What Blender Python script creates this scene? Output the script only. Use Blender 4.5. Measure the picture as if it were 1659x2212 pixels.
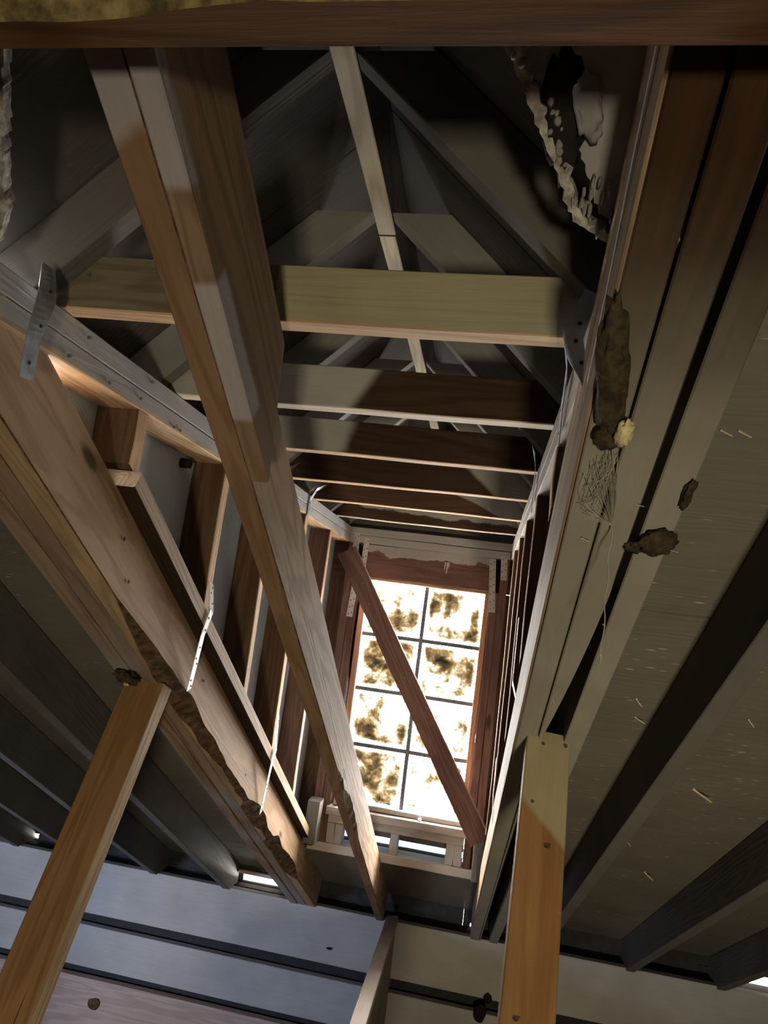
import bpy, bmesh, math, random
from mathutils import Vector, Matrix, noise as mnoise

# ------------------------------------------------------------------ clear
for o in list(bpy.data.objects):
    bpy.data.objects.remove(o)
SC = bpy.context.scene
COL = SC.collection
random.seed(7)

# ------------------------------------------------------------------ camera
F_PX, W_PX = 1488.61, 1659.0
RIGHT = Vector((0.981461, 0.142154, 0.128553))
UP = Vector((-0.104934, -0.162720, 0.981076))
FWD = Vector((-0.160383, 0.976378, 0.144787))
cd = bpy.data.cameras.new('camera')
cam = bpy.data.objects.new('camera', cd)
COL.objects.link(cam)
cd.sensor_fit = 'HORIZONTAL'
cd.sensor_width = 36.0
cd.lens = 36.0 * F_PX / W_PX
cd.clip_start = 0.01
cd.clip_end = 200
mw = Matrix.Identity(4)
for i in range(3):
    mw[i][0], mw[i][1], mw[i][2] = RIGHT[i], UP[i], -FWD[i]
cam.matrix_world = mw
SC.camera = cam

# ------------------------------------------------------------------ sky (bright snowy overcast)
wd = bpy.data.worlds.new('sky')
SC.world = wd
wd.use_nodes = True
bg = wd.node_tree.nodes['Background']
bg.inputs['Color'].default_value = (1.0, 0.975, 0.94, 1)
bg.inputs['Strength'].default_value = 105.0

# ------------------------------------------------------------------ lamps
def area(name, loc, target, size, power, color, sy=None):
    l = bpy.data.lights.new(name, 'AREA')
    l.shape = 'RECTANGLE'
    l.size = size
    l.size_y = sy or size
    l.energy = power
    l.color = color
    o = bpy.data.objects.new(name, l)
    COL.objects.link(o)
    o.location = loc
    o.rotation_euler = (Vector(target) - Vector(loc)).to_track_quat('-Z', 'Y').to_euler()
    return o
# daylight of the dormer window (portal for the sky), then two assumed fill lights out of view
pw = area('window_daylight', (-0.29, 3.40, -0.35), (-0.29, 0.0, -0.35), 0.60, 1.0, (1, 1, 1), 1.05)
pw.data.cycles.is_portal = True
cool_fill = area('assumed_cool_fill', (-2.8, 0.4, -1.25), (-1.7, 3.7, -1.75), 0.7, 11.0, (0.60, 0.72, 1.0), 0.7)  # assumed cool fill from the left, out of view; no window is built there
cool_fill.data.spread = math.radians(85)
warm_fill = area('assumed_warm_fill', (0.50, -2.3, -1.35), (0.45, 2.0, -0.35), 0.25, 11.0, (1.0, 0.87, 0.61))  # assumed warm fill added behind the camera; no lamp is built there
warm_fill.data.spread = math.radians(75)

# ------------------------------------------------------------------ exposure
SC.view_settings.view_transform = 'Standard'
SC.view_settings.look = 'None'
SC.view_settings.gamma = 1.0
SC.view_settings.use_curve_mapping = False
SC.view_settings.exposure = 0.4

# ------------------------------------------------------------------ frames of reference
TH = 0.53927
DV = Vector((0, math.cos(TH), -math.sin(TH)))      # down the main roof slope
NV = Vector((0, math.sin(TH), math.cos(TH)))       # up from the main roof slope
XV = Vector((1, 0, 0))
H1, H2 = 0.61, 0.75                                # underside and top of the main rafters
def P(x, s, h):
    return Vector((x, 0, 0)) + DV * s + NV * h
def zdeck(y, h=H2):
    return (h - NV.y * y) / NV.z

# ------------------------------------------------------------------ materials
def mat_new(name):
    m = bpy.data.materials.new(name)
    m.use_nodes = True
    nt = m.node_tree
    nt.nodes.clear()
    out = nt.nodes.new('ShaderNodeOutputMaterial')
    bs = nt.nodes.new('ShaderNodeBsdfPrincipled')
    nt.links.new(bs.outputs[0], out.inputs[0])
    return m, nt, bs
class NB:
    def __init__(s, nt): s.nt = nt
    def n(s, t, **k):
        x = s.nt.nodes.new('ShaderNode' + t)
        for a, b in k.items(): setattr(x, a, b)
        return x
    def l(s, a, b): s.nt.links.new(a, b)
    def val(s, sock, v):
        if hasattr(v, 'is_output') or isinstance(v, bpy.types.NodeSocket): s.l(v, sock)
        else: sock.default_value = v
    def math(s, op, a, b=0.0, c=None, clamp=False):
        x = s.n('Math', operation=op); x.use_clamp = clamp
        s.val(x.inputs[0], a); s.val(x.inputs[1], b)
        if c is not None: s.val(x.inputs[2], c)
        return x.outputs[0]
    def vmath(s, op, a, b):
        x = s.n('VectorMath', operation=op)
        s.val(x.inputs[0], a); s.val(x.inputs[1], b)
        return x.outputs['Value'] if op == 'DOT_PRODUCT' else x.outputs[0]
    def noise(s, vec, scale, detail=4.0, rough=0.55, dist=0.0):
        x = s.n('TexNoise')
        s.l(vec, x.inputs['Vector'])
        x.inputs['Scale'].default_value = scale
        x.inputs['Detail'].default_value = detail
        x.inputs['Roughness'].default_value = rough
        x.inputs['Distortion'].default_value = dist
        return x.outputs['Fac']
    def ramp(s, f, lo, hi, smooth=True):
        x = s.n('MapRange'); x.interpolation_type = 'SMOOTHSTEP' if smooth else 'LINEAR'
        s.val(x.inputs['Value'], f)
        x.inputs['From Min'].default_value = lo
        x.inputs['From Max'].default_value = hi
        return x.outputs['Result']
    def mix(s, f, a, b, mode='MIX'):
        x = s.n('Mix', data_type='RGBA', blend_type=mode)
        s.val(x.inputs['Factor'], f)
        s.val(x.inputs['A'] if False else x.inputs[6], a)
        s.val(x.inputs[7], b)
        return x.outputs[2]
def c4(c): return (c[0], c[1], c[2], 1.0)

def wood(name, light, dark, paint=None, masks=None, soft=0.012, wob=0.05, cover=0.93, flecks=0.0,
         grain=1.0, rough=0.75, knots=1.0, patchy=None, ors=None):
    """Sawn timber.  paint = colour of the grey sealer sprayed on it; masks = list of (nx,ny,nz,offset) half
    spaces (all must hold) that bound where the overspray lies; patchy = (scale, lo, hi) blotches instead."""
    m, nt, bs = mat_new(name)
    b = NB(nt)
    tc = b.n('TexCoord')
    oi = b.n('ObjectInfo')
    off = b.n('CombineXYZ')
    b.l(b.math('MULTIPLY', oi.outputs['Random'], 17.0), off.inputs[0])
    b.l(b.math('MULTIPLY', oi.outputs['Random'], 5.3), off.inputs[1])
    b.l(b.math('MULTIPLY', oi.outputs['Random'], 9.1), off.inputs[2])
    v = b.vmath('ADD', tc.outputs['Object'], off.outputs[0])
    vs = b.vmath('MULTIPLY', v, (1.0, 16.0, 16.0))
    vr = b.vmath('MULTIPLY', v, (0.55, 7.0, 7.0))
    fine = b.noise(vs, 9.0, 7.0, 0.65)
    ringn = b.noise(vr, 1.7, 2.0, 0.45, 0.4)
    ring = b.math('SINE', b.math('MULTIPLY', ringn, 62.0))
    ring = b.ramp(ring, -0.6, 1.0)
    big = b.noise(v, 2.2, 3.0)
    f = b.math('ADD', b.math('MULTIPLY', ring, 0.30), b.math('MULTIPLY', fine, 0.80))
    f = b.math('MULTIPLY', b.ramp(f, 0.18, 0.95), grain)
    colr = b.mix(f, c4(light), c4(dark))
    colr = b.mix(b.math('MULTIPLY', b.ramp(big, 0.35, 0.75), 0.45), colr, c4([x * 0.62 for x in dark]))
    vo = b.n('TexVoronoi')
    b.l(b.vmath('MULTIPLY', v, (2.6, 8.0, 8.0)), vo.inputs['Vector'])
    vo.inputs['Scale'].default_value = 1.0
    kn = b.math('SUBTRACT', 1.0, b.ramp(vo.outputs['Distance'], 0.05, 0.13))
    kn = b.math('MULTIPLY', kn, 0.85 * knots)
    colr = b.mix(kn, colr, c4([x * 0.22 for x in dark]))
    hue = b.n('HueSaturation')
    b.l(colr, hue.inputs['Color'])
    b.l(b.math('ADD', 0.86, b.math('MULTIPLY', oi.outputs['Random'], 0.26)), hue.inputs['Value'])
    colr = hue.outputs[0]
    if paint:
        geo = b.n('NewGeometry')
        pos = geo.outputs['Position']
        wobn = b.noise(pos, 9.0, 4.0, 0.5)
        pv = b.mix(b.math('MULTIPLY', fine, 0.55), c4(paint), c4([x * 0.55 for x in paint]))
        pn = b.noise(pos, 5.0, 3.0)
        pv = b.mix(b.ramp(pn, 0.3, 0.75), pv, c4([x * 0.72 for x in paint]))
        mk = None
        for q in (masks or []):
            dd = b.math('SUBTRACT', b.vmath('DOT_PRODUCT', pos, (q[0], q[1], q[2])), q[3])
            dd = b.math('ADD', dd, b.math('MULTIPLY', b.math('SUBTRACT', wobn, 0.5), wob))
            r = b.ramp(dd, -soft, soft)
            mk = r if mk is None else b.math('MINIMUM', mk, r)
        for grp in (ors or []):
            rg = None
            for q in grp:
                dd = b.math('SUBTRACT', b.vmath('DOT_PRODUCT', pos, (q[0], q[1], q[2])), q[3])
                dd = b.math('ADD', dd, b.math('MULTIPLY', b.math('SUBTRACT', wobn, 0.5), wob))
                r = b.ramp(dd, -soft, soft)
                rg = r if rg is None else b.math('MINIMUM', rg, r)
            mk = rg if mk is None else b.math('MAXIMUM', mk, rg)
        if patchy:
            r = b.ramp(b.noise(pos, patchy[0], 3.0, 0.5, 0.3), patchy[1], patchy[2])
            mk = r if mk is None else b.math('MINIMUM', mk, r)
        if mk is None:
            mk = 1.0
        mk = b.math('MULTIPLY', mk, cover)
        colr = b.mix(mk, colr, pv)
    if flecks > 0:
        vf = b.vmath('MULTIPLY', v, (14.0, 95.0, 95.0))
        v2 = b.n('TexVoronoi')
        b.l(vf, v2.inputs['Vector'])
        v2.inputs['Scale'].default_value = 1.0
        fl = b.math('SUBTRACT', 1.0, b.ramp(v2.outputs['Distance'], 0.08, 0.17))
        gate = b.ramp(b.noise(v, 11.0, 3.0), 0.46, 0.60)
        colr = b.mix(b.math('MULTIPLY', b.math('MULTIPLY', fl, gate), flecks), colr, (0.62, 0.56, 0.44, 1))
    b.l(colr, bs.inputs['Base Color'])
    bs.inputs['Roughness'].default_value = rough
    bs.inputs['Specular IOR Level'].default_value = 0.10
    bp = b.n('Bump')
    bp.inputs['Strength'].default_value = 0.5
    bp.inputs['Distance'].default_value = 0.002
    b.l(b.math('ADD', b.math('MULTIPLY', fine, 0.8), b.math('MULTIPLY', ring, 0.35)), bp.inputs['Height'])
    b.l(bp.outputs[0], bs.inputs['Normal'])
    return m

def plain(name, col, rough=0.7, metal=0.0, var=0.35, scale=30.0, col2=None, bump=0.3):
    m, nt, bs = mat_new(name)
    b = NB(nt)
    tc = b.n('TexCoord')
    nz = b.noise(tc.outputs['Object'], scale, 5.0, 0.6)
    c2 = col2 or [x * (1 - var) for x in col]
    b.l(b.mix(b.ramp(nz, 0.3, 0.7), c4(col), c4(c2)), bs.inputs['Base Color'])
    bs.inputs['Roughness'].default_value = rough
    bs.inputs['Metallic'].default_value = metal
    bs.inputs['Specular IOR Level'].default_value = 0.3
    if bump:
        bp = b.n('Bump')
        bp.inputs['Strength'].default_value = bump
        bp.inputs['Distance'].default_value = 0.003
        b.l(nz, bp.inputs['Height'])
        b.l(bp.outputs[0], bs.inputs['Normal'])
    return m

TAN = (0.46, 0.32, 0.205); TAN_D = (0.31, 0.20, 0.115)
BRN = (0.135, 0.080, 0.048); BRN_D = (0.072, 0.040, 0.024)
RED = (0.165, 0.092, 0.068); RED_D = (0.095, 0.050, 0.038)
TDK = (0.060, 0.034, 0.021); TDK_D = (0.035, 0.019, 0.011)  # tie faces darkened: their shade is in the wood colour
TRD = (0.115, 0.062, 0.042)  # likewise shaded, for the two farthest tie faces
GRY = (0.43, 0.41, 0.385)
OLV = (0.44, 0.40, 0.30)
M = {}
M['tan'] = wood('raw tan pine', TAN, TAN_D)
M['tan_grey'] = wood('weathered and lit tan pine', (0.50, 0.38, 0.27), (0.28, 0.18, 0.11))
SD = (0.0, 0.858, -0.5135)                            # down-slope direction, for the edges of the overspray
M['mid'] = wood('raw pine with sprayed patches', (0.25, 0.155, 0.095), (0.16, 0.092, 0.052), paint=(0.44, 0.40, 0.42),
                masks=[(-0.55, -0.858, 0.5135, -0.047)], soft=0.010, wob=0.03)
M['sister'] = wood('raw pine with sprayed edge', (0.31, 0.22, 0.145), (0.20, 0.13, 0.08), paint=(0.44, 0.40, 0.42),
                   ors=[[(0, -SD[1], -SD[2], -0.288), (0, -0.5135, -0.858, -0.615)],
                        [(0, SD[1], SD[2], 0.385), (0, -SD[1], -SD[2], -0.575), (0.3, -0.5135, -0.858, -0.717)]], soft=0.006, wob=0.02)
M['orange'] = wood('orange pine', (0.38, 0.22, 0.10), (0.23, 0.12, 0.05))
M['lit_post_edge'] = wood('lit tan post edge', (0.42, 0.30, 0.17), (0.24, 0.15, 0.075))  # lighter copy: light on the left post's narrow side, in the colour
M['post_r'] = wood('orange pine with sprayed top', (0.52, 0.29, 0.125), (0.32, 0.155, 0.06), paint=(0.50, 0.44, 0.27),
                   masks=[(0.80, 0.0, 1.0, -0.237)], soft=0.008, wob=0.02, cover=0.9)
M['brown'] = wood('dark brown pine', BRN, BRN_D)
M['red'] = wood('reddish brown pine', RED, RED_D)
M['grey'] = wood('grey sprayed pine', (0.3, 0.2, 0.12), BRN_D, paint=GRY)
M['drafter'] = wood('grey sprayed dormer rafter', (0.3, 0.2, 0.12), BRN_D, paint=(0.26, 0.25, 0.235))
M['pale'] = wood('pale sprayed pine', TAN, TAN_D, paint=(0.56, 0.53, 0.48), cover=0.8)
M['olive'] = wood('olive grey sprayed pine', (0.3, 0.2, 0.12), BRN_D, paint=OLV, cover=0.95, flecks=0.35, knots=0.4)
M['trim_r'] = wood('olive grey sprayed trimmer with shaded top', (0.055, 0.028, 0.014), (0.03, 0.015, 0.008), paint=(0.36, 0.335, 0.275),
                   masks=[(0, 1.0, 0, 0.70)], soft=0.17, wob=0.1, cover=0.93, knots=0.3)  # dark bare end: shade towards the top put into the colour
M['trim_l'] = wood('greyish sprayed underside pine', (0.36, 0.26, 0.18), (0.20, 0.12, 0.075), paint=(0.36, 0.34, 0.34),
                   patchy=(1.6, 0.40, 0.62), cover=0.7, knots=0.5)
M['rafter'] = wood('dark grey sprayed rafter', BRN, BRN_D, paint=(0.17, 0.16, 0.145), patchy=(1.3, 0.20, 0.42),
                   cover=0.95, knots=0.7)
M['deck'] = wood('grey sprayed plywood', (0.26, 0.20, 0.14), (0.15, 0.10, 0.07), paint=(0.19, 0.178, 0.15),
                 cover=0.92, flecks=0.9, knots=0.0)
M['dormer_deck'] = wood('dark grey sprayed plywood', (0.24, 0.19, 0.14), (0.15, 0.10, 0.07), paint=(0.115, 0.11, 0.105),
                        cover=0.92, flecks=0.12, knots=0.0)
M['siding'] = wood('blue grey board', (0.62, 0.74, 0.88), (0.56, 0.67, 0.80), grain=0.3, knots=0.0)
M['eave'] = wood('grey sprayed eave plank', (0.44, 0.33, 0.26), (0.28, 0.19, 0.14), paint=(0.62, 0.61, 0.59),
                 cover=0.85, knots=1.0)
M['eave_pink'] = wood('pinkish pine plank', (0.55, 0.42, 0.36), (0.40, 0.28, 0.23), paint=(0.5, 0.48, 0.47),
                      patchy=(1.5, 0.5, 0.7), cover=0.5)
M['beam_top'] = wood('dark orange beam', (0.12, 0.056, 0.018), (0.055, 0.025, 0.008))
M['ridge'] = wood('pale ridge board', (0.60, 0.54, 0.42), (0.40, 0.34, 0.24), knots=0.2)  # pale colour stands for window light on the ridge bottom
M['edge'] = wood('lit tan timber edge', (0.60, 0.42, 0.25), (0.40, 0.25, 0.13), knots=0.0)  # lighter colour stands for window light on tie bottoms and stud edges
M['shade_edge'] = wood('shaded timber underside', (0.05, 0.03, 0.018), (0.03, 0.018, 0.01))  # dark colour stands for the shade under the sole plates
M['lit_edge_pale'] = wood('lit pale timber edge', (0.66, 0.58, 0.46), (0.46, 0.38, 0.28), knots=0.0)  # window light on the bottoms of two ties, put into the colour
TIEM = []
TIEM.append(wood('tie wood sprayed olive', (0.20, 0.165, 0.115), (0.13, 0.10, 0.065), paint=(0.46, 0.41, 0.27),
                 masks=[(0, -1, 0, -0.918), (1, 0, 0, -0.353)], soft=0.003, wob=0.004, patchy=(3.2, 0.22, 0.40), cover=0.9, knots=0.2))
TIEM.append(wood('tie wood sprayed at left', TDK, TDK_D, paint=GRY, masks=[(-1, 0, 0.55, 0.532)], soft=0.015, wob=0.03))
TIEM.append(wood('tie wood sprayed at left far', TDK, TDK_D, paint=GRY, masks=[(-1, 0, 0.3, 0.535)], soft=0.02, wob=0.04))
TIEM.append(wood('tie wood sprayed at right', TDK, TDK_D, paint=GRY, masks=[(1, 0, 1.2, 0.475)], soft=0.012, wob=0.05))
TIEM.append(wood('tie wood sprayed at right corner', TRD, BRN_D, paint=GRY, masks=[(1, 0, 2.4, 0.985)], soft=0.012, wob=0.05))
TIEM.append(wood('tie wood sprayed at middle', TRD, BRN_D, paint=GRY, masks=[(0.05, 0, 1, 0.428)], soft=0.004, wob=0.07))
TIEM.append(wood('tie wood dark', TDK, TDK_D))
M['header'] = wood('header with dripping overspray', RED, RED_D, paint=(0.42, 0.385, 0.35),
                   masks=[(0, 0, 1, 0.283)], soft=0.003, wob=0.11, cover=0.9)
M['galv'] = plain('galvanised steel', (0.42, 0.45, 0.50), 0.45, 0.6, 0.4, 40)
M['galv_blue'] = plain('window-lit galvanised strap', (0.68, 0.75, 0.92), 0.6, 0.0, 0.3, 40)  # bright blue tint stands for window light on the straps
M['white_strap'] = plain('white coated strap', (0.80, 0.80, 0.77), 0.5, 0.0, 0.12, 40)
M['hole'] = plain('dark hole', (0.015, 0.012, 0.010), 0.9, 0, 0.3, 20, bump=0)
M['nail'] = plain('nail steel', (0.22, 0.20, 0.17), 0.5, 0.5, 0.3, 90)
M['bark'] = plain('brown bark', (0.16, 0.095, 0.05), 0.95, 0, 0.75, 45, bump=1.0)
M['nest'] = plain('dried mud', (0.075, 0.055, 0.030), 0.95, 0, 0.7, 60, bump=1.0)
M['foam'] = plain('yellow foam', (0.72, 0.62, 0.36), 0.9, 0, 0.35, 90, bump=0.8)
M['web'] = plain('dusty cobweb', (0.42, 0.38, 0.32), 0.95, 0, 0.2, 80, bump=0)
M['splinter'] = plain('pale splinter', (0.68, 0.60, 0.40), 0.85, 0, 0.3, 60)
M['fibre'] = plain('torn plywood fibre', (0.55, 0.51, 0.46), 0.95, 0, 0.72, 55, bump=1.0)
M['sheet'] = plain('grey dusty sheet', (0.30, 0.285, 0.285), 0.9, 0, 0.35, 7)
M['flash'] = plain('grey flashing', (0.9, 0.9, 0.92), 0.55, 0.1, 0.25, 50)
M['bar'] = plain('dark glazing bar', (0.10, 0.115, 0.13), 0.6, 0, 0.4, 60)
M['frame'] = wood('varnished window frame', (0.52, 0.30, 0.17), (0.34, 0.17, 0.09), knots=0.0)
M['sill'] = wood('grey painted sill', (0.46, 0.42, 0.37), (0.36, 0.32, 0.28), knots=0.0)
M['roofing'] = plain('roofing felt', (0.05, 0.05, 0.05), 0.95, 0, 0.3, 30)
M['floor'] = wood('dusty attic floor', (0.32, 0.24, 0.16), (0.20, 0.14, 0.09))
M['wallboard'] = plain('grey wallboard', (0.34, 0.32, 0.27), 0.9, 0, 0.2, 6)

def glass_mat():
    m = bpy.data.materials.new('dirty window glass')
    m.use_nodes = True
    nt = m.node_tree
    nt.nodes.clear()
    b = NB(nt)
    out = b.n('OutputMaterial')
    tc = b.n('TexCoord')
    oi = b.n('ObjectInfo')
    off = b.n('CombineXYZ')
    b.l(b.math('MULTIPLY', oi.outputs['Random'], 31.0), off.inputs[0])
    b.l(b.math('MULTIPLY', oi.outputs['Random'], 13.0), off.inputs[2])
    v = b.vmath('ADD', tc.outputs['Object'], off.outputs[0])
    n1 = b.noise(v, 12.0, 4.0, 0.62, 0.25)
    n2 = b.noise(v, 60.0, 5.0, 0.75, 0.3)
    n3 = b.noise(v, 3.4, 1.0)
    dirt = b.math('ADD', b.math('MULTIPLY', n1, 0.88), b.math('MULTIPLY', n2, 0.20))
    dirt = b.math('ADD', dirt, b.math('MULTIPLY', b.math('SUBTRACT', n3, 0.5), 0.55))
    # clean rim along each pane
    sx = b.n('SeparateXYZ')
    b.l(tc.outputs['Generated'], sx.inputs[0])
    def rim(c):
        e = b.math('MINIMUM', c, b.math('SUBTRACT', 1.0, c))
        return b.ramp(e, 0.01, 0.10)
    rr = b.math('MULTIPLY', rim(sx.outputs[0]), rim(sx.outputs[2]))
    dirt = b.math('SUBTRACT', dirt, b.math('MULTIPLY', b.math('SUBTRACT', 1.0, rr), 0.22))
    cr = b.n('ValToRGB')
    el = cr.color_ramp.elements
    el[0].position = 0.455; el[0].color = (1, 1, 1, 1)
    el[1].position = 0.76; el[1].color = (0.0002, 0.00017, 0.0001, 1)
    e = el.new(0.505); e.color = (0.020, 0.0185, 0.016, 1)
    e = el.new(0.555); e.color = (0.0080, 0.0068, 0.0046, 1)
    e = el.new(0.61); e.color = (0.0040, 0.0026, 0.0011, 1)
    e = el.new(0.675); e.color = (0.0013, 0.0009, 0.0004, 1)
    b.l(dirt, cr.inputs[0])
    tr = b.n('BsdfTransparent')
    b.l(cr.outputs[0], tr.inputs['Color'])
    gl = b.n('BsdfGlossy')
    gl.inputs['Roughness'].default_value = 0.15
    mx = b.n('MixShader')
    mx.inputs[0].default_value = 0.03
    b.l(tr.outputs[0], mx.inputs[1])
    b.l(gl.outputs[0], mx.inputs[2])
    b.l(mx.outputs[0], out.inputs[0])
    return m
M['glass'] = glass_mat()

# ------------------------------------------------------------------ object helpers
def link(name, me, parent=None):
    o = bpy.data.objects.new(name, me)
    COL.objects.link(o)
    if parent is not None:
        o.parent = parent
        o.matrix_parent_inverse = WM[parent.name].inverted()
    return o
WM = {}
def empty(name, loc=(0, 0, 0), parent=None):
    o = bpy.data.objects.new(name, None)
    o.empty_display_size = 0.05
    COL.objects.link(o)
    o.location = loc
    WM[o.name] = Matrix.Translation(Vector(loc))
    if parent is not None:
        o.parent = parent
        o.matrix_parent_inverse = WM[parent.name].inverted()
    return o
def tag(o, label=None, cat=None, group=None, kind=None):
    if label: o['label'] = label
    if cat: o['category'] = cat
    if group: o['group'] = group
    if kind: o['kind'] = kind
    return o
def struct(name, loc=(0, 0, 0), label=None):
    o = empty(name, loc)
    o['kind'] = 'structure'
    if label: o['label'] = label
    return o

def beam_mesh(L, w, t, seg=None, ch=0.002, warp=0.0012, wane=None, seed=0, cut0=0.0, cut1=0.0, edge=None):
    """timber along local X, w along local Y, t along local Z, centred; wane = (side_y, f(s)->(inset_y, inset_z))
    bites the lower edge on that side"""
    rnd = random.Random(seed)
    seg = seg or max(2, min(40, int(L / 0.12)))
    bm = bmesh.new()
    rings = []
    ph = [rnd.uniform(0, 6.28) for _ in range(4)]
    for i in range(seg + 1):
        u = i / seg
        x = u * L
        dy = warp * math.sin(u * 5 + ph[0]) + 0.4 * warp * math.sin(u * 17 + ph[1])
        dz = warp * math.sin(u * 4 + ph[2]) + 0.4 * warp * math.sin(u * 15 + ph[3])
        a, b = w / 2, t / 2
        pts = [(-a + ch, -b), (a - ch, -b), (a, -b + ch), (a, b - ch), (a - ch, b), (-a + ch, b), (-a, b - ch), (-a, -b + ch)]
        if wane:
            iy, iz = wane[1](x)
            if iy > 0:
                if wane[0] > 0:
                    pts[1] = (a - iy, -b); pts[2] = (a, -b + iz)
                else:
                    pts[0] = (-a + iy, -b); pts[7] = (-a, -b + iz)
        rv = []
        for (y, z) in pts:
            xx = x
            if i == 0: xx += cut0 * (z / t + 0.5)
            if i == seg: xx += cut1 * (z / t + 0.5)
            rv.append(bm.verts.new((xx, y + dy, z + dz)))
        rings.append(rv)
    for i in range(seg):
        for j in range(8):
            k = (j + 1) % 8
            f = bm.faces.new((rings[i][j], rings[i][k], rings[i + 1][k], rings[i + 1][j]))
            if edge and j in edge: f.material_index = 1
            if wane and j == (1 if wane[0] > 0 else 7): f.material_index = 2 if edge else 1
    bm.faces.new(rings[0][::-1])
    bm.faces.new(rings[-1])
    bmesh.ops.recalc_face_normals(bm, faces=bm.faces)
    me = bpy.data.meshes.new('timber')
    bm.to_mesh(me)
    bm.free()
    return me
SEED = [0]
def beam(name, p0, p1, up, w, t, m, parent=None, edge_mat=None, wane_mat=None, **k):
    p0, p1, up = Vector(p0), Vector(p1), Vector(up)
    x = (p1 - p0)
    L = x.length
    x.normalize()
    y = up.cross(x).normalized()
    z = x.cross(y).normalized()
    SEED[0] += 1
    me = beam_mesh(L, w, t, seed=SEED[0], **k)
    me.materials.append(m)
    if edge_mat: me.materials.append(edge_mat)
    if k.get('wane'): me.materials.append(wane_mat or M['bark'])
    o = link(name, me, parent)
    mm = Matrix.Identity(4)
    for i in range(3):
        mm[i][0], mm[i][1], mm[i][2], mm[i][3] = x[i], y[i], z[i], p0[i]
    o.matrix_world = mm if parent is None else mm
    if parent is not None:
        o.matrix_parent_inverse = Matrix.Identity(4)
        o.matrix_basis = WM[parent.name].inverted() @ mm
    WM[o.name] = mm
    return o
def rafter(name, x0, x1, s0, s1, m, parent=None, h0=H1, h1=H2, **k):
    hc, xc = (h0 + h1) / 2, (x0 + x1) / 2
    return beam(name, P(xc, s0, hc), P(xc, s1, hc), NV, x1 - x0, h1 - h0, m, parent, **k)
def boxx(name, lo, hi, m, parent=None, axis=0, **k):
    """axis-aligned timber between two corners; axis = direction of the grain"""
    lo, hi = Vector(lo), Vector(hi)
    c = (lo + hi) / 2
    d = hi - lo
    if axis == 0:
        return beam(name, (lo.x, c.y, c.z), (hi.x, c.y, c.z), (0, 0, 1), d.y, d.z, m, parent, **k)
    if axis == 1:
        return beam(name, (c.x, lo.y, c.z), (c.x, hi.y, c.z), (0, 0, 1), d.x, d.z, m, parent, **k)
    return beam(name, (c.x, c.y, lo.z), (c.x, c.y, hi.z), (0, 1, 0), d.x, d.y, m, parent, **k)
def solid(name, pts, ext, m, parent=None, bevel=0.0, axes=None):
    """prism: polygon of world points extruded by the vector ext, its grain along the first edge"""
    bm = bmesh.new()
    pts = [Vector(p) for p in pts]
    ext = Vector(ext)
    o0 = pts[0]
    x = (axes or (pts[1] - pts[0])).normalized()
    z = ext.normalized()
    x = (x - z * x.dot(z)).normalized()
    y = z.cross(x)
    mm = Matrix.Identity(4)
    for i in range(3):
        mm[i][0], mm[i][1], mm[i][2], mm[i][3] = x[i], y[i], z[i], o0[i]
    inv = mm.inverted()
    a = [bm.verts.new(inv @ p) for p in pts]
    b = [bm.verts.new(inv @ (p + ext)) for p in pts]
    bm.faces.new(a)
    bm.faces.new(b[::-1])
    n = len(a)
    for i in range(n):
        bm.faces.new((a[i], b[i], b[(i + 1) % n], a[(i + 1) % n]))
    bmesh.ops.recalc_face_normals(bm, faces=bm.faces)
    me = bpy.data.meshes.new('panel')
    bm.to_mesh(me)
    bm.free()
    me.materials.append(m)
    o = link(name, me, parent)
    if parent is not None:
        o.matrix_parent_inverse = Matrix.Identity(4)
        o.matrix_basis = WM[parent.name].inverted() @ mm
    else:
        o.matrix_world = mm
    WM[o.name] = mm
    return o
def mesh_obj(name, bm, m, parent=None, origin=(0, 0, 0)):
    """bm holds world coordinates"""
    org = Vector(origin)
    for v in bm.verts: v.co -= org
    bmesh.ops.recalc_face_normals(bm, faces=bm.faces)
    me = bpy.data.meshes.new(name)
    bm.to_mesh(me)
    bm.free()
    me.materials.append(m)
    o = link(name, me, parent)
    mm = Matrix.Translation(org)
    if parent is not None:
        o.matrix_parent_inverse = Matrix.Identity(4)
        o.matrix_basis = WM[parent.name].inverted() @ mm
    else:
        o.location = org
    WM[o.name] = mm
    return o
def lump(name, centre, ax, ay, az, m, parent=None, sub=3, amp=0.3, freq=3.0, seed=0, spike=0.0):
    """knobbly lump; ax, ay, az are the half axes as vectors"""
    bm = bmesh.new()
    bmesh.ops.create_icosphere(bm, subdivisions=sub, radius=1.0)
    c = Vector(centre)
    for v in bm.verts:
        q = v.co.copy()
        f = 1 + amp * mnoise.noise(q * freq + Vector((seed * 3.1, seed, 0))) + 0.5 * amp * mnoise.noise(q * freq * 2.7 + Vector((0, seed, seed)))
        q *= f
        v.co = c + Vector(ax) * q.x + Vector(ay) * q.y + Vector(az) * q.z
    for f in bm.faces: f.smooth = True
    return mesh_obj(name, bm, m, parent, centre)
def tube(bm, pts, r0, r1=None, n=6):
    pts = [Vector(p) for p in pts]
    r1 = r0 if r1 is None else r1
    rings = []
    for i, p in enumerate(pts):
        t = (pts[min(i + 1, len(pts) - 1)] - pts[max(i - 1, 0)]).normalized()
        u = t.orthogonal().normalized()
        w = t.cross(u)
        r = r0 + (r1 - r0) * i / max(1, len(pts) - 1)
        rings.append([bm.verts.new(p + (u * math.cos(6.2832 * j / n) + w * math.sin(6.2832 * j / n)) * r) for j in range(n)])
    for i in range(len(rings) - 1):
        for j in range(n):
            k = (j + 1) % n
            bm.faces.new((rings[i][j], rings[i][k], rings[i + 1][k], rings[i + 1][j]))
    bm.faces.new(rings[0][::-1]); bm.faces.new(rings[-1])
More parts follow.
